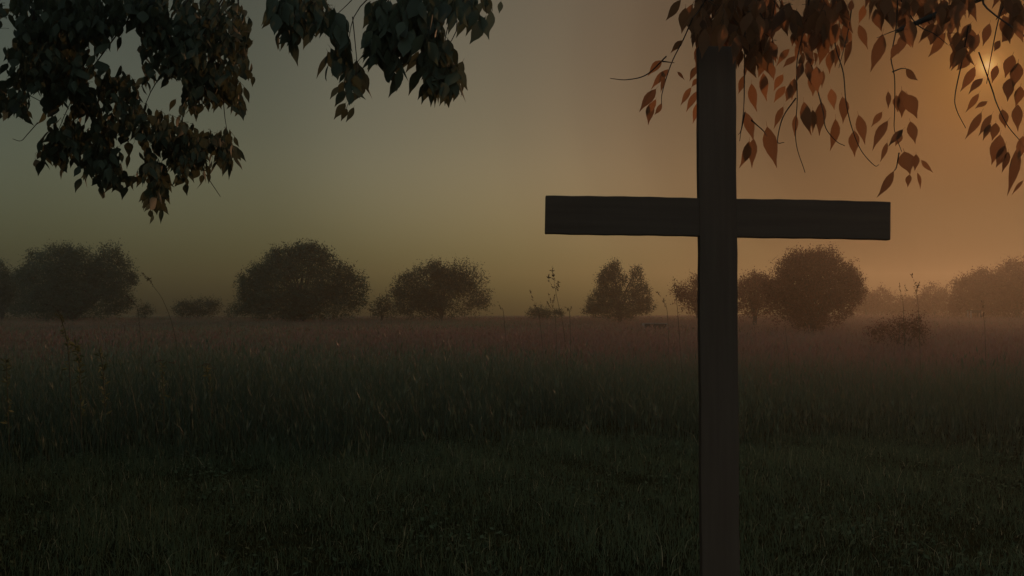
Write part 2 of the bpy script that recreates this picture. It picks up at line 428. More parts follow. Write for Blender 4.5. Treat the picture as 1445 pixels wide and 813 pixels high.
def px_twig(tw, rows, k, ox, oy, Y, r0=.0028, r1=.0012):
    for row in rows:
        p = [at(ox + x / k, oy + y / k, Y + .05 * math.sin(i * 1.7)) for i, (x, y) in enumerate(row)]
        c = curve(p, 6 * len(p)); tw.add(c, np.linspace(r0, r1, len(c)), 5)
px_twig(tw, [[(400, 60), (410, 160), (415, 240), (400, 330), (375, 395)], [(720, 40), (700, 130), (690, 220)], [(870, -20), (880, 50)], [(600, 100), (580, 230), (560, 290)]], 2.54, 340, 0, 4.2)
px_twig(tw, [[(135, 440), (100, 480), (75, 505), (45, 498)], [(720, 600), (760, 660), (790, 705)], [(80, 330), (140, 360), (170, 380)]], 2.54, 0, 0, 4.6, .0025, .0015)
# unseen rest of the crown, made denser and wider to shade the lawn
def shade_crown(fo, n, x0, x1, y0, y1, z0, z1):
    k = 0
    while k < n:
        c = np.array([rng.uniform(x0, x1), rng.uniform(y0, y1), rng.uniform(z0, z1)])
        e = ((c[0] - (x0 + x1) / 2) / (x1 - x0) * 2) ** 2 + ((c[1] - (y0 + y1) / 2) / (y1 - y0) * 2) ** 2
        if e > 1 or (c[2] - EYE < .46 * max(c[1], 0) + .35 and abs(c[0]) < .7 * c[1] + 1.6): continue
        for _ in range(8):
            b = c + rng.normal(0, .16, 3)
            fo.leaf(b, b + np.array([rng.normal(0, .06), rng.normal(0, .06), -.12]), .44, rng.uniform(-1.5, 1.5), rng.normal(0, .1)); k += 1
shade_crown(fo, 24000, -9.5, -1.6, -5.5, 6.0, 2.2, 7.0)
shade_crown(fo, 22000, -12.5, -4.2, -4.0, 10.5, .9, 6.5)  # low side crown added out of view to darken the left lawn
tw.build("twigs", M_TWIG, tl); fo.build(M_LEAF_L, tl)

# --- right tree
tr = empty("leafy_tree", (6.4, 2.6, 0), "sun tinted leafy tree whose thin boughs hang behind the cross and around the low sun", "tree")
limb(tr, "trunk", [(6.4, 2.6, -.2), (6.35, 2.6, 1.3), (6.2, 2.65, 2.8), (6.1, 2.7, 4.4), (6.1, 2.6, 6.0)], .24, .08)
LR = []
LR.append(limb(tr, "branch", [(6.22, 2.65, 2.7), (5.0, 3.1, 3.4), (3.6, 3.7, 3.45), (2.4, 3.95, 3.1), (1.75, 4.0, 2.85)], .09, .009))
LR.append(limb(tr, "branch", [(6.12, 2.7, 3.8), (4.4, 3.2, 4.3), (2.6, 3.7, 3.9), (1.5, 3.9, 3.3), (.95, 3.95, 2.95)], .085, .009))
fo, tw = Foliage(), Tubes()
C3 = [(300, 0, 242, 80, .2), (318, 30, 303, 130, .3), (340, 45, 345, 140, .25), (370, 30, 350, 120, .3), (400, 60, 395, 160, .3), (430, 70, 425, 165, .3), (308, 155, 260, 205, .24), (228, 232, 172, 293, .25), (252, 265, 185, 345, .22), (240, 290, 222, 355, .2),
      (205, 340, 140, 430, .2), (190, 390, 175, 480, .24), (228, 395, 198, 440, .2), (205, 380, 168, 445, .2), (287, 275, 315, 308, .18), (340, 335, 298, 405, .2), (360, 350, 320, 430, .2), (362, 395, 345, 475, .2), (360, 255, 333, 312, .28), (365, 300, 340, 335, .25),
      (548, 430, 578, 540, .24), (562, 540, 522, 645, .22), (578, 530, 572, 645, .2), (630, 485, 668, 645, .22), (570, 320, 592, 430, .22), (612, 195, 650, 300, .3), (615, 280, 630, 390, .25), (692, 408, 655, 495, .2), (740, 440, 735, 525, .2), (770, 390, 800, 520, .2),
      (715, 188, 665, 255, .2), (738, 215, 690, 260, .2), (700, 330, 655, 395, .25), (720, 320, 700, 390, .3), (735, 300, 725, 385, .3), (690, 285, 655, 350, .28), (640, 70, 650, 155, .3), (690, 60, 710, 140, .3), (590, 130, 570, 230, .3), (560, 200, 590, 300, .3), (530, 190, 520, 260, .25),
      (540, 290, 520, 360, .25), (725, 130, 725, 180, .3), (760, 240, 745, 310, .3), (790, 240, 800, 330, .3), (600, 60, 605, 160, .3), (760, 60, 740, 140, .3), (640, 240, 655, 310, .25), (790, 30, 775, 90, .3)]
crop(850, 0, 2.71, C3, fo, 3.5, 3.9)
C5 = [(995, 40, 990, 84, .24), (1043, 48, 1034, 92, .22), (1022, 34, 1014, 74, .24)]
for x0, y0, x1, y1, w_ in C5: fo.leaf(at(x0, y0, 2.98), at(x1, y1, 2.97), w_, rng.normal(0, .3), .05)
C4 = [(200, 20, 180, 92, .26), (245, 35, 268, 122, .34), (182, 95, 217, 192, .22), (272, 130, 225, 278, .2), (155, 155, 124, 255, .22), (128, 80, 130, 168, .16), (345, 45, 328, 110, .32), (378, 78, 388, 185, .28), (360, 85, 345, 160, .25), (335, 165, 300, 232, .3), (470, 88, 408, 168, .24),
      (440, 20, 418, 105, .26), (462, -10, 430, 60, .26), (512, 125, 445, 220, .2), (500, 25, 500, 112, .36), (545, 45, 540, 108, .25), (590, 180, 533, 272, .22), (682, 90, 655, 178, .26), (640, 130, 600, 215, .25), (722, 155, 698, 198, .3), (362, 263, 408, 308, .24), (293, 350, 293, 417, .2),
      (345, 345, 345, 452, .28), (368, 362, 405, 455, .36), (325, 365, 330, 430, .3), (180, 440, 205, 555, .21), (270, 428, 228, 487, .22), (292, 462, 233, 578, .16), (165, 500, 166, 602, .24), (378, 465, 398, 552, .3), (350, 495, 293, 562, .25), (345, 510, 320, 560, .3), (290, 545, 262, 622, .16),
      (355, 580, 378, 668, .42), (400, 590, 395, 655, .3), (375, 668, 368, 718, .36), (405, 660, 416, 726, .15), (420, 612, 467, 662, .2), (315, 655, 249, 757, .19), (75, 340, 88, 422, .28), (118, 370, 120, 475, .26), (92, 455, 70, 580, .2), (38, 390, 30, 522, .22), (20, 255, 25, 360, .3), (5, 280, 5, 370, .3), (45, 270, 40, 340, .2), (5, 420, 5, 510, .2),
      (640, 358, 588, 432, .2), (672, 388, 625, 416, .24), (650, 430, 586, 535, .2), (690, 438, 638, 522, .18), (686, 475, 655, 540, .22), (722, 515, 688, 632, .26), (742, 555, 705, 642, .24), (752, 580, 728, 662, .22), (792, 560, 748, 752, .14), (810, 690, 765, 748, .12), (730, 418, 742, 492, .3), (705, 470, 690, 540, .3),
      (790, 400, 790, 505, .22), (810, 520, 790, 620, .24), (625, 255, 568, 352, .22), (655, 300, 600, 362, .22), (770, 210, 740, 300, .3), (790, 240, 770, 340, .3), (760, 300, 750, 390, .3), (800, 330, 780, 410, .3), (710, 250, 690, 320, .3), (735, 60, 760, 170, .28), (780, 80, 810, 165, .25), (760, 10, 740, 60, .3),
      (30, 40, 10, 130, .26), (60, 60, 45, 150, .3), (95, 90, 75, 190, .3), (100, 170, 90, 260, .22), (50, 150, 30, 250, .3), (80, 190, 70, 285, .25), (15, 120, 0, 200, .3), (120, 0, 95, 60, .25), (155, 0, 145, 45, .25), (590, 5, 570, 80, .26), (620, 0, 600, 70, .26), (560, 120, 545, 190, .28), (610, 90, 570, 160, .28), (290, 0, 300, 90, .22), (310, 30, 310, 110, .2), (400, 0, 390, 70, .26)]
crop(1145, 0, 2.71, C4, fo, 3.55, 4.15)
px_twig(tw, [[(345, 70), (310, 150), (265, 240), (230, 350), (226, 400)], [(245, 215), (170, 285), (95, 305), (30, 300)], [(545, 100), (543, 300), (540, 420), (525, 540)], [(790, 0), (780, 80), (745, 230), (745, 380), (740, 540), (775, 660)],
             [(740, 375), (690, 450), (670, 540), (695, 545)], [(570, 460), (615, 500), (628, 520)], [(545, 430), (530, 500), (520, 515)], [(230, 235), (275, 240)], [(400, -10), (370, 40), (345, 70)], [(660, -10), (650, 120), (655, 260)]], 2.71, 850, 0, 3.7, .0034, .0014)
px_twig(tw, [[(0, 250), (20, 330), (45, 430), (55, 490), (95, 540), (128, 558)], [(80, 100), (95, 190), (122, 280), (132, 390), (155, 490), (190, 575), (240, 632), (258, 630)], [(330, 0), (322, 120), (305, 220), (318, 300), (318, 430), (318, 500), (345, 580)],
             [(600, 100), (578, 225), (550, 360), (555, 420), (590, 490)], [(310, 275), (345, 262), (372, 265)], [(640, 200), (690, 340), (710, 400), (750, 480), (795, 535), (815, 560)], [(330, -20), (400, 90), (470, 130), (520, 170)], [(380, 120), (330, 115), (250, 145)], [(335, 585), (325, 640), (315, 655)], [(155, 20), (140, 120), (105, 260)], [(760, -20), (720, 60), (690, 200), (670, 320)]], 2.71, 1145, 0, 3.8, .0034, .0014)
B3 = [(1010, 0, 30, 22, 12), (1060, 5, 34, 28, 18), (1105, 5, 30, 20, 10), (1150, 5, 22, 22, 8), (1000, 30, 16, 14, 6), (1065, 45, 16, 16, 5), (1180, -8, 25, 12, 3), (1240, -22, 40, 8, 3), (1320, -22, 40, 8, 3), (1400, -18, 40, 12, 4), (1440, 10, 14, 14, 2), (1480, 90, 20, 50, 5)]
spray(fo, tw, B3, [(1102, 60, 14, 20), (1393, 92, 13, 13)], 3.5, 4.2, 28, 44, 1.4); boughs(tw, B3, LR, 3.5, 4.0)
B4 = [(1085, 40, 22, 30, 6), (1145, 45, 18, 24, 4), (1185, 30, 14, 20, 3), (1290, 10, 50, 16, 5), (1355, 30, 30, 20, 4)]
spray(fo, tw, B4, [(1102, 60, 14, 20), (1393, 92, 16, 16)], 4.1, 4.7, 20, 32, 1.2); boughs(tw, B4, LR, 4.1, 4.5, 2)
shade_crown(fo, 9000, 3.2, 9.5, -1.5, 5.5, 2.6, 6.6)  # unseen crown on the right, thickened to hold back sky light
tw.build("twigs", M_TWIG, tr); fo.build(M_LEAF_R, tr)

# ------------------------------------------------------------------ trees of the field
def crown(parent, blobs, Y, mat, leaf=4.2, dens=1.0, spiky=1.0, up=.35):
    """sprigs of leaves through the volume of overlapping ellipsoids; blobs in pixels at distance Y"""
    m = Y / F
    Vs, Ts = [], []
    for (bx, by, rx, ry) in blobs:
        c = at(bx, by, Y)
        area = math.pi * rx * ry
        ns = int(area / (leaf * leaf) * 4.6 * dens) + 20
        d = norm(rng.normal(size=(ns, 3)))
        bumpy = 1 + .16 * np.sin(d[:, 0] * 7 + bx) * np.sin(d[:, 2] * 6 + by) + .13 * np.sin(d[:, 0] * 13 + d[:, 1] * 5 + bx * 3) * np.sin(d[:, 2] * 12 + by)
        rad = (1 - np.abs(rng.normal(0, .28, ns))) * bumpy
        rad = np.where(rng.random(ns) < .035, rng.uniform(.98, 1.16, ns), rad)
        rad = np.clip(rad, .1, 1.25)
        P = c + d * rad[:, None] * np.array([rx * m, rx * m * .9, ry * m])
        g = gz(P[:, 0], P[:, 1]); P[:, 2] = np.maximum(P[:, 2], g + .15 * rng.random(ns))
        out = norm(d + np.array([0, 0, up]) + rng.normal(0, .45, (ns, 3)))
        sl = rng.uniform(1.2, 3.6, ns) * leaf * m * spiky
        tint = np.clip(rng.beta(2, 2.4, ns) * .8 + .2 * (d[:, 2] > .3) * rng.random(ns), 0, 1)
        for k in range(5):
            f = k / 4
            bp = P + out * (sl * f)[:, None] + rng.normal(0, .25 * leaf * m, (ns, 3))
            ax = norm(out * .6 + rng.normal(0, .7, (ns, 3)))
            sd = norm(np.cross(ax, norm(rng.normal(size=(ns, 3)))))
            ll = (leaf * m * rng.uniform(.45, 1.0, ns) * (1.05 - .35 * f))[:, None]
            Vs.append(np.stack([bp, bp + ax * ll * .45 + sd * ll * .3, bp + ax * ll, bp + ax * ll * .45 - sd * ll * .3], 1).reshape(-1, 3))
            Ts.append(np.repeat(np.clip(tint + rng.normal(0, .08, ns), 0, 1), 4))
    V = np.concatenate(Vs)
    return mesh_obj("crown", V, np.arange(len(V)).reshape(-1, 4), mat, parent, tint=np.concatenate(Ts))

def tree(name, label, cat, Y, px, blobs, mat, group=None, trunk=.16, leaf=4.2, dens=1.0, spiky=1.0, up=.35, bare=0):
    c = at(px, 447, Y); x, y = float(c[0]), float(c[1]); z = float(gz(np.array(x), np.array(y)))
    root = empty(name, (x, y, z), label, cat, group)
    extra = []
    for (bx, by, rx, ry) in blobs:
        if rx > 13:
            for _ in range(4):
                a = rng.uniform(-.3, math.pi + .3); q = rng.uniform(.14, .3)
                extra.append((bx + rx * 1.0 * math.cos(a), by - ry * 1.0 * math.sin(a), rx * q, ry * q * rng.uniform(.7, 1.3)))
    crown(root, [(x_, y_, a_ * .95, b_ * .95) for x_, y_, a_, b_ in blobs] + extra, Y, mat, leaf, dens, spiky, up)
    m = Y / F
    T = Tubes()
    top = min(b[1] for b in blobs)
    tz = float(at(px, top, Y)[2]) - z
    tz *= .75
    tr_ = curve([(x, y, z - .2), (x + .03 * tz, y, z + tz * .3), (x - .02 * tz, y + .02, z + tz * .65), (x + .03 * tz, y, z + tz)], 12)
    T.add(tr_, np.linspace(trunk, trunk * .25, len(tr_)), 8)
    T.build("trunk", M_BARK, root)
    T = Tubes()
    for (bx, by, rx, ry) in blobs:
        for _ in range(3 + bare):
            e = at(bx + rng.uniform(-.6, .6) * rx, by + rng.uniform(-.75, .4) * ry, Y) + np.array([0, rng.normal(0, rx * m * .4), 0])
            if e[2] < z + .3: continue
            k = rng.uniform(.08, .55); s = tr_[int(k * len(tr_))]
            mid = (s + e) / 2 + np.array([0, 0, .08 * tz])
            cc = curve([s, mid, e], 8)
            T.add(cc, np.linspace(trunk * .3, .01, len(cc)), 5)
    if T.v: T.build("limbs", M_BARK, root)
    return root

G = "trees scattered along the far edge of the field"
tree("broad_tree", "big dark tree at left with a taller tuft on its right shoulder", "tree", 80, 100,
     [(85, 400, 50, 50), (62, 408, 32, 36), (104, 396, 31, 34), (155, 385, 20, 32), (150, 368, 9, 22), (163, 364, 7, 18), (172, 395, 16, 14), (165, 425, 20, 18), (120, 425, 55, 28), (75, 432, 48, 24), (84, 368, 22, 18), (178, 374, 6, 10), (184, 402, 6, 6)], M_TREE_G, G, .3, 3.7, 1.0)
tree("broad_tree", "dark shrubby tree cut by the left edge of the view", "tree", 84, 2,
     [(5, 412, 20, 24), (-15, 405, 26, 32), (22, 422, 14, 20), (0, 432, 30, 16), (14, 398, 8, 12)], M_TREE_G, G, .2, 4.0, .9)
tree("broad_tree", "big round dark green tree between the small bush and the thin topped tree", "tree", 78, 425,
     [(420, 405, 62, 48), (385, 400, 36, 32), (425, 372, 42, 24), (360, 412, 22, 28), (472, 398, 24, 32), (495, 412, 22, 20), (400, 432, 60, 22), (460, 432, 50, 22), (365, 434, 26, 14), (510, 408, 8, 9), (440, 362, 22, 12), (398, 365, 18, 12)], M_TREE_G, G, .32, 3.7, .95)
tree("broad_tree", "mid sized olive tree with sparse twiggy top on its right side", "tree", 82, 622,
     [(605, 410, 38, 34), (600, 395, 26, 18), (640, 420, 42, 28), (590, 430, 34, 20), (640, 398, 26, 16), (575, 424, 22, 20)], M_TREE_O, G, .22, 3.8, .85)
t_ = [o for o in COL.objects if o.name.startswith("broad_tree")][-1]
o_ = crown(t_, [(655, 392, 22, 20), (670, 410, 20, 28), (672, 425, 17, 18), (640, 382, 18, 9)], 82, M_TREE_O, 3.2, .34, 1.5, .6); o_.name = "sparse_crown"
tree("young_tree", "small dark tree with two rounded tufts just left of the thin topped tree", "tree", 84, 538,
     [(542, 428, 9, 8), (533, 438, 11, 9), (548, 440, 9, 8)], M_TREE_G, G, .1, 3.4, 1.1)
tree("upright_tree", "upright tree with two pointed crowns side by side, left of the cross upright", "tree", 76, 874,
     [(866, 400, 16, 24), (899, 404, 11, 24), (858, 414, 17, 24), (905, 420, 13, 20), (842, 428, 13, 16), (875, 432, 34, 18), (870, 441, 40, 10), (912, 434, 11, 9), (866, 383, 10, 10), (898, 386, 7, 9), (835, 438, 9, 7), (856, 390, 9, 9)], M_TREE_O, G, .2, 3.0, 1.0, .9, .8)
tree("field_bush", "dark sun tinted bush half hidden behind the cross upright", "bush", 70, 985,
     [(978, 424, 18, 18), (990, 415, 16, 20), (966, 418, 10, 10), (1000, 430, 20, 14), (960, 410, 7, 7)], M_TREE_SUN_TINT, None, .12, 3.8, .9, 1.3)
tree("broad_tree", "dark sun tinted tree between the cross upright and the round sun tinted tree", "tree", 66, 1064,
     [(1062, 415, 18, 24), (1078, 420, 18, 28), (1056, 432, 14, 16), (1072, 400, 12, 12), (1052, 405, 9, 10)], M_TREE_SUN_TINT, G, .18, 4.2, 1.0)
tree("broad_tree", "large round sun tinted tree with crown down to the grass, right of the cross", "tree", 52, 1143,
     [(1148, 405, 50, 42), (1120, 410, 36, 38), (1178, 405, 32, 34), (1145, 385, 36, 24), (1150, 435, 44, 30), (1195, 415, 20, 28), (1100, 425, 20, 28), (1142, 455, 24, 20), (1205, 400, 9, 12), (1140, 372, 22, 10)], M_TREE_SUN_TINT, G, .2, 3.9, 1.0)
tree("broad_tree", "small round dark tree standing alone before the low treeline at right", "tree", 120, 1318,
     [(1318, 420, 17, 14), (1310, 428, 14, 10), (1328, 428, 12, 10), (1324, 438, 24, 6)], M_TREE_SUN_TINT, G, .16, 3.4, 1.0)
tree("broad_tree", "sloping sun tinted tree left of the tallest one at the right edge", "tree", 100, 1378,
     [(1380, 408, 24, 22), (1365, 418, 20, 20), (1395, 415, 24, 26), (1350, 428, 10, 12), (1385, 395, 14, 10), (1372, 430, 30, 12), (1374, 439, 36, 7)], M_TREE_SUN_TINT, G, .2, 3.8, 1.0)
tree("broad_tree", "tall sun tinted tree cut by the right edge of the view", "tree", 96, 1436,
     [(1430, 405, 30, 28), (1445, 400, 34, 30), (1415, 415, 20, 24), (1440, 425, 40, 18), (1432, 438, 44, 8), (1475, 400, 36, 36)], M_TREE_SUN_TINT, G, .26, 3.8, 1.0)
# low treeline at right: several scrubby trees
for (px, lab, bl) in ((1222, "leftmost tree of the low hazy treeline right of the round sun tinted tree", [(1222, 427, 14, 12), (1213, 432, 10, 9), (1224, 438, 22, 6)]),
                      (1244, "tallest tree in the middle of the low hazy treeline", [(1246, 424, 16, 12), (1238, 430, 12, 10), (1248, 438, 22, 6)]),
                      (1268, "rightmost tree of the low hazy treeline, behind the weed stalks", [(1268, 430, 14, 10), (1280, 433, 12, 8), (1272, 438, 22, 6)]),
                      (1292, "low bush between the hazy treeline and the small round tree", [(1294, 430, 10, 10), (1300, 434, 9, 7), (1286, 436, 8, 6), (1298, 439, 20, 5)])):
    tree("hedgerow_tree", lab, "tree", 130, px, bl, M_TREE_SUN_TINT, "low treeline at the right of the field", .14, 3.2, 1.0)
# bushes
tree("field_bush", "wide low bush alone on the skyline between the two big left trees", "bush", 88, 279,
     [(262, 438, 15, 8), (285, 434, 18, 8), (302, 433, 10, 7), (272, 442, 24, 7)], M_TREE_O, None, .06, 3.2, .8, 1.1)
tree("field_bush", "tiny dark bush right of the big tufted tree", "bush", 84, 204, [(204, 441, 9, 7), (206, 436, 4, 5)], M_TREE_G, None, .04, 3.0, 1.0, 1.2)
tree("field_bush", "tiny weedy bush close to the left foot of the big round tree", "bush", 84, 326, [(328, 444, 9, 4), (322, 440, 4, 4)], M_TREE_G, None, .04, 2.8, .7, 1.4)
tree("field_bush", "low dark bush on the skyline under the tallest weed stalks", "bush", 86, 766, [(760, 444, 14, 6), (755, 441, 8, 5), (778, 445, 14, 5)], M_TREE_G, None, .05, 3.0, 1.0, 1.0)
tree("leafy_shrub", "loose sun tinted shrub in the grass right of the round sun tinted tree", "shrub", 30, 1268,
     [(1268, 468, 26, 16), (1250, 476, 18, 12), (1288, 462, 14, 14), (1265, 484, 30, 10), (1295, 474, 10, 8)], M_TREE_SUN_TINT, None, .03, 4.0, .34, 1.6)

# ------------------------------------------------------------------ weeds
def seedhead(parent, pts, L, n, mat=M_SEED, name="seed_head", wid=.16, spread=.6):
    """a loose spike of small grains along the points"""
    c = curve(pts, 20); i = rng.integers(0, len(c), n)
    d = norm(np.gradient(c, axis=0))[i]
    ax = norm(d + rng.normal(0, spread, (n, 3)))
    sd = norm(np.cross(ax, rng.normal(size=(n, 3))))
    ll = (L * rng.uniform(.5, 1.1, n))[:, None]; b = c[i]
    V = np.stack([b, b + ax * ll * .5 + sd * ll * wid, b + ax * ll, b + ax * ll * .5 - sd * ll * wid], 1).reshape(-1, 3)
    return mesh_obj(name, V, np.arange(len(V)).reshape(-1, 4), mat, parent, tint=np.repeat(rng.random(n), 4))

def stalk(label, Y, stem, head, L=2.2, n=40, r=.5, mat=M_SEED, spread=.6, twigs=()):
    m = Y / F
    b = at(*stem[0], Y); zb = float(gz(b[0], b[1]))
    root = empty("weed_stalk", (float(b[0]), Y, zb), label, "weed", "dry weed stalks standing above the grass")
    p = [np.array([b[0], Y, zb - .05])] + [at(x, y, Y) for x, y in stem[1:]]
    T = Tubes(); c = curve(p, 16); T.add(c, np.linspace(r * m, r * m * .5, len(c)), 5)
    for tw_ in twigs:
        q = curve([at(x, y, Y) for x, y in tw_], 6); T.add(q, np.linspace(r * m * .5, r * m * .3, len(q)), 4)
    T.build("stem", M_STEM, root)
    for h in head: seedhead(root, [at(x, y, Y) for x, y in h], L * m * 2, n, mat, "seed_head", .16, spread)
    return root

stalk("tallest dry weed stalk on the skyline left of the cross, with a loose seed head", 16, [(803, 520), (796, 470), (788, 430), (782, 400)], [[(783, 402), (781, 390), (779, 377)], [(782, 408), (776, 398), (774, 390)], [(786, 412), (787, 398)]], 2.4, 34)
stalk("short branching weed stalk beside the tallest one on the skyline", 18, [(786, 500), (784, 450), (779, 432)], [[(780, 434), (777, 424), (774, 416)], [(780, 430), (782, 418)], [(778, 436), (773, 428)]], 2.2, 22)
stalk("leaning weed stalk with a thin dark spike above the low skyline bush", 18, [(772, 500), (761, 446), (757, 436)], [[(757, 437), (753, 425), (748, 411)]], 2.0, 36)
stalk("short bent weed stalk on the skyline far left of the low bush", 20, [(718, 490), (711, 446), (706, 434)], [[(708, 440), (705, 432), (702, 426)]], 1.8, 14)
stalk("low branching weed stalk right of the tallest skyline stalk", 20, [(806, 500), (804, 446), (800, 436)], [[(802, 440), (799, 434)], [(804, 440), (806, 433)]], 2.0, 12)
stalk("thin leaning weed stalk left of the cross with a spike near the crossbar", 15, [(965, 520), (957, 450), (954, 418)], [[(955, 420), (952, 406), (951, 392)]], 2.0, 34)
stalk("drooping pale weed stalk right of the twin crowned tree", 17, [(945, 500), (942, 446), (936, 424)], [[(938, 428), (932, 418), (926, 412)], [(940, 436), (936, 424)]], 2.0, 18)
stalk("dry weed stalk with a dark spike before the low treeline at right", 16, [(1300, 500), (1296, 440), (1293, 412)], [[(1293, 414), (1291, 400), (1287, 388)], [(1294, 408), (1297, 400)]], 2.2, 30)
stalk("pale forked weed stalk before the low treeline, left of the dark spike", 17, [(1278, 500), (1275, 440), (1273, 420)], [[(1273, 420), (1270, 408), (1269, 400)], [(1274, 424), (1278, 412), (1276, 403)]], 2.0, 18)
stalk("leaning weed stalk with two dark spikes against the sky at left", 13, [(262, 560), (248, 480), (232, 428), (215, 402)], [[(216, 404), (212, 396), (209, 392)], [(210, 396), (206, 391), (201, 386)]], 2.0, 30)
stalk("short weed stalk leaning against the right foot of the big tufted tree", 14, [(205, 540), (196, 450), (188, 426)], [[(189, 428), (183, 422), (176, 416)]], 1.8, 24)
stalk("bare leaning stick above the small two tufted tree", 60, [(553, 446), (551, 432), (549, 424)], [[(549, 426), (546, 416), (544, 409)]], 1.1, 20)
stalk("thin weed stalk with a small head against the round sun tinted tree", 14, [(1120, 560), (1112, 500), (1108, 462)], [[(1108, 464), (1106, 450), (1104, 440)]], 2.0, 20)
stalk("rusty weed stalk in the field at the far right", 15, [(1392, 540), (1390, 470), (1388, 446)], [[(1388, 448), (1387, 434), (1386, 426)]], 2.0, 22)

def leafy_weed(label, Y, stem, n, L, head=None, mat=M_WEED):
    m = Y / F
    b = at(*stem[0], Y); zb = float(gz(b[0], b[1]))
    root = empty("leafy_weed", (float(b[0]), Y, zb), label, "weed", "leafy weeds in the tall grass at left")
    p = [np.array([b[0], Y, zb - .05])] + [at(x, y, Y) for x, y in stem[1:]]
    c = curve(p, 24); T = Tubes(); T.add(c, np.linspace(.9 * m, .35 * m, len(c)), 5); T.build("stem", M_STEM, root)
    seedhead(root, [c[k] for k in range(4, len(c), 3)], L * m * 2, n, mat, "leaves", .13, 1.1)
    if head: seedhead(root, [at(x, y, Y) for x, y in head], 3.2 * m, 90, M_SEED, "flower_plume", .16, .7)
leafy_weed("arching weed with a drooping feathery plume before the big tufted tree", 9.8, [(104, 600), (98, 520), (92, 470), (82, 440)], 60, 5.5, [(92, 458), (84, 442), (74, 432), (64, 430)])
leafy_weed("bushy yellow green weed just right of the feathery plume", 10.2, [(116, 600), (112, 520), (106, 482)], 90, 6)
leafy_weed("broad leaved weed in the grass right of the bushy one", 10.6, [(150, 600), (146, 530), (140, 494)], 70, 6)
leafy_weed("flat topped pale flowered weed low in the grass at left", 11, [(232, 600), (230, 540), (228, 512)], 50, 5, [(214, 513), (228, 509), (244, 512)])
leafy_weed("pale weed with a spreading top between the flat topped weed and the field", 11.4, [(300, 600), (296, 545), (290, 516)], 50, 5, [(278, 519), (290, 514), (304, 520)])
leafy_weed("tall leafy weed at the left edge of the view", 10, [(14, 600), (10, 540), (8, 505)], 70, 6)

# ------------------------------------------------------------------ trough and table in the field
def box(bm, cx, cy, cz, sx, sy, sz, bev=.008):
    r = bmesh.ops.create_cube(bm, size=1)
    for v in r["verts"]: v.co = Vector((cx + v.co.x * sx, cy + v.co.y * sy, cz + v.co.z * sz))
    bmesh.ops.bevel(bm, geom=list({e for v in r["verts"] for e in v.link_edges}), offset=bev, segments=2, affect='EDGES')
def bm_obj(name, bm, mat, parent):
    me = bpy.data.meshes.new(name); bm.to_mesh(me); bm.free(); me.materials.append(mat)
    o = bpy.data.objects.new(name, me); COL.objects.link(o); o.parent = parent; return o

def trough():
    Y = 60; c = at(924, 464, Y); z = float(gz(c[0], c[1]))
    zb = min(z, float(c[2]))
    t = empty("wooden_trough", (float(c[0]), Y, z - .02), "long low dark trough with pale end boards in the field left of the cross", "trough")
    w, h, d = 34 / F * Y, .42, .55
    bm = bmesh.new(); box(bm, 0, -d / 2, h / 2, w - .16, .04, h - .06); bm_obj("side_board", bm, M_DARKWOOD, t)
    bm = bmesh.new(); box(bm, 0, d / 2, h / 2, w - .16, .04, h - .06); bm_obj("side_board", bm, M_DARKWOOD, t)
    bm = bmesh.new(); box(bm, 0, 0, .06, w - .17, d - .05, .04); bm_obj("floor_board", bm, M_DARKWOOD, t)
    for s in (-1, 1):
        bm = bmesh.new(); box(bm, s * (w / 2 - .04), 0, h / 2, .08, d + .08, h); bm_obj("end_board", bm, M_STONE, t)
    for s in (-1, 1):
        bm = bmesh.new(); box(bm, 0, s * d / 2, h - .005, w - .17, .07, .045); bm_obj("rim", bm, M_STONE, t)
trough()

def table():
    Y = 90; c = at(1375, 452, Y); z = float(gz(c[0], c[1]))
    t = empty("wooden_table", (float(c[0]), Y, z), "small dark wooden table in the field before the trees at right", "table")
    w, h, d = 16 / F * Y, .95, .8
    bm = bmesh.new(); box(bm, 0, 0, h - .04, w, d, .08); bm_obj("table_top", bm, M_DARKWOOD, t)
    bm = bmesh.new(); box(bm, 0, -d / 2 + .1, h - .2, w - .2, .04, .2); bm_obj("apron", bm, M_DARKWOOD, t)
    for sx in (-1, 1):
        for sy in (-1, 1):
            bm = bmesh.new(); box(bm, sx * (w / 2 - .08), sy * (d / 2 - .1), (h - .085) / 2, .09, .09, h - .09); bm_obj("leg", bm, M_DARKWOOD if sx > 0 else M_STONE, t)
table()

# ------------------------------------------------------------------ air
def haze():
    bm = bmesh.new(); bmesh.ops.create_cube(bm, size=1)
    for v in bm.verts: v.co = Vector((v.co.x * 520, v.co.y * 520, -1.2 + (v.co.z + .5) * 15.5))
    me = bpy.data.meshes.new("haze"); bm.to_mesh(me); bm.free()
    m = bpy.data.materials.new("haze_air"); nt, N, L = nodes(m)
    p = N.new("ShaderNodeVolumePrincipled")
    p.inputs["Color"].default_value = (.96, .85, .70, 1)
    p.inputs["Density"].default_value = HAZE_D
    p.inputs["Anisotropy"].default_value = HAZE_G
    o = N.new("ShaderNodeOutputMaterial"); L.new(p.outputs[0], o.inputs["Volume"])
    me.materials.append(m)
    ob = bpy.data.objects.new("haze", me); COL.objects.link(ob)
    tag(ob, "warm evening haze over the whole field", "haze", kind="stuff")
HAZE_D, HAZE_G = .00115, .74
haze()

# ------------------------------------------------------------------ sun and sky
sl = bpy.data.lights.new("sun", 'SUN'); sl.energy = 3.8; sl.angle = R(.5); sl.color = (1, .52, .26)
so = bpy.data.objects.new("sun", sl); COL.objects.link(so)
so.rotation_euler = Vector(SUN).to_track_quat('Z', 'Y').to_euler()
so.location = (20, 40, 30)

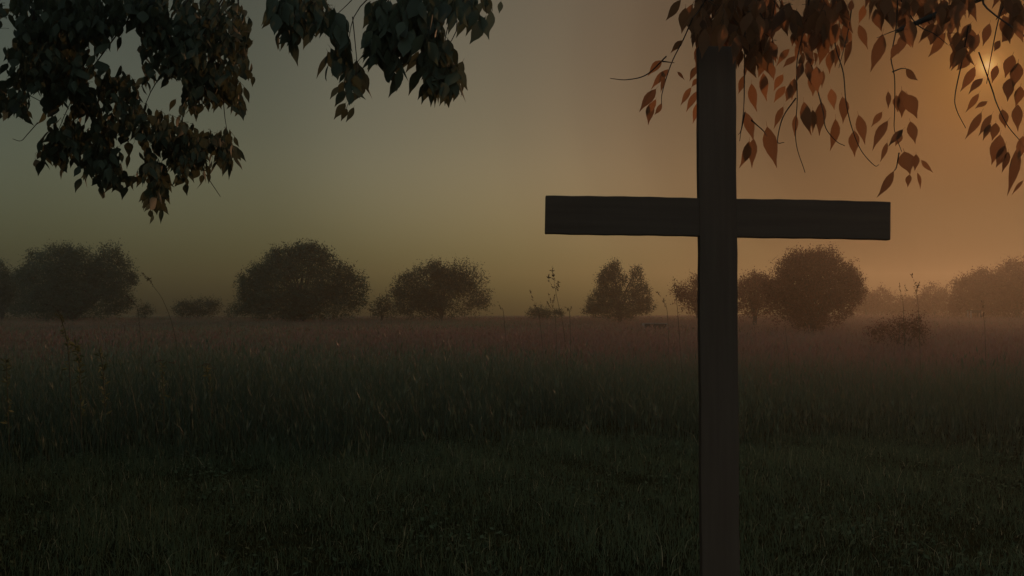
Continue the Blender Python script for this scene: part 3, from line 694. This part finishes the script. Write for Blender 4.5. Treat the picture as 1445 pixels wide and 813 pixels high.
SKY_GAIN = [(0, (.40, .3, .19)), (.3, (.28, .18, .085)), (.7, (.15, .085, .032)), (1.5, (.10, .054, .018)), (4, (.067, .038, .017)), (8, (.054, .039, .025)), (12.6, (.084, .066, .05)), (16, (.168, .137, .106)), (20, (.31, .26, .205)), (24, (.50, .44, .34)), (29, (.70, .64, .475)), (37, (.90, .84, .60)), (44, (.83, .79, .53)), (51, (.98, .93, .63)), (58, (1.08, 1.03, .70)), (66, (1.3, 1.25, 1.0)), (78, (9, 8.4, 6.8)), (84, (9, 8.4, 6.8)), (90, (9, 8.4, 6.8))]  # degrees from sun, sky multiplier; the last stops are an invented fill light
W = bpy.data.worlds.new("World"); S.world = W; W.use_nodes = True
nt = W.node_tree; N, L = nt.nodes, nt.links; N.clear()
sky = N.new("ShaderNodeTexSky"); sky.sky_type = 'NISHITA'; sky.sun_disc = False
sky.sun_elevation = SUN_EL; sky.sun_rotation = SUN_AZ
sky.air_density, sky.dust_density, sky.ozone_density = 1.0, 3.0, 1.0
# sky colour gain by angle from the sun, with added fill behind the view
tc = N.new("ShaderNodeTexCoord")
dp = N.new("ShaderNodeVectorMath"); dp.operation = 'DOT_PRODUCT'; dp.inputs[1].default_value = tuple(SUN)
L.new(tc.outputs["Generated"], dp.inputs[0])
ac = N.new("ShaderNodeMath"); ac.operation = 'ARCCOSINE'; L.new(dp.outputs["Value"], ac.inputs[0])
an = N.new("ShaderNodeMath"); an.operation = 'DIVIDE'; an.inputs[1].default_value = R(90); L.new(ac.outputs[0], an.inputs[0])
sky_gain = ramp(N, [(t / 90, tuple(k / 10 for k in c)) for t, c in SKY_GAIN]); sky_gain.color_ramp.interpolation = 'CARDINAL'
L.new(an.outputs[0], sky_gain.inputs[0])
tint = N.new("ShaderNodeMix"); tint.data_type = 'RGBA'; tint.blend_type = 'MULTIPLY'; tint.inputs[0].default_value = 1
L.new(sky.outputs[0], tint.inputs[6]); L.new(sky_gain.outputs[0], tint.inputs[7])
bg = N.new("ShaderNodeBackground"); bg.inputs[1].default_value = .1
sz = N.new("ShaderNodeSeparateXYZ"); L.new(tc.outputs["Generated"], sz.inputs[0])
cz = N.new("ShaderNodeCombineXYZ")
for i_ in range(3): L.new(sz.outputs["Z"], cz.inputs[i_])
low = N.new("ShaderNodeMapRange"); low.data_type = 'FLOAT_VECTOR'; low.interpolation_type = 'SMOOTHSTEP'
for i_, v_ in ((7, (-.05,) * 3), (8, (.18,) * 3), (9, (.5, 2.0, 2.2)), (10, (10, 10, 10))): low.inputs[i_].default_value = v_
L.new(cz.outputs[0], low.inputs[6])
thin = N.new("ShaderNodeVectorMath"); thin.operation = 'MULTIPLY'
L.new(tint.outputs[2], thin.inputs[0]); L.new(low.outputs["Vector"], thin.inputs[1])
L.new(thin.outputs[0], bg.inputs[0])
wo = N.new("ShaderNodeOutputWorld"); L.new(bg.outputs[0], wo.inputs[0])

# ------------------------------------------------------------------ view
S.view_settings.view_transform = 'Standard'; S.view_settings.look = 'None'
S.view_settings.gamma = 1; S.view_settings.exposure = -2
S.render.engine = 'CYCLES'
S.cycles.use_denoising = True
S.cycles.max_bounces = 6; S.cycles.volume_bounces = 1; S.cycles.transparent_max_bounces = 4
S.cycles.sample_clamp_indirect = 5
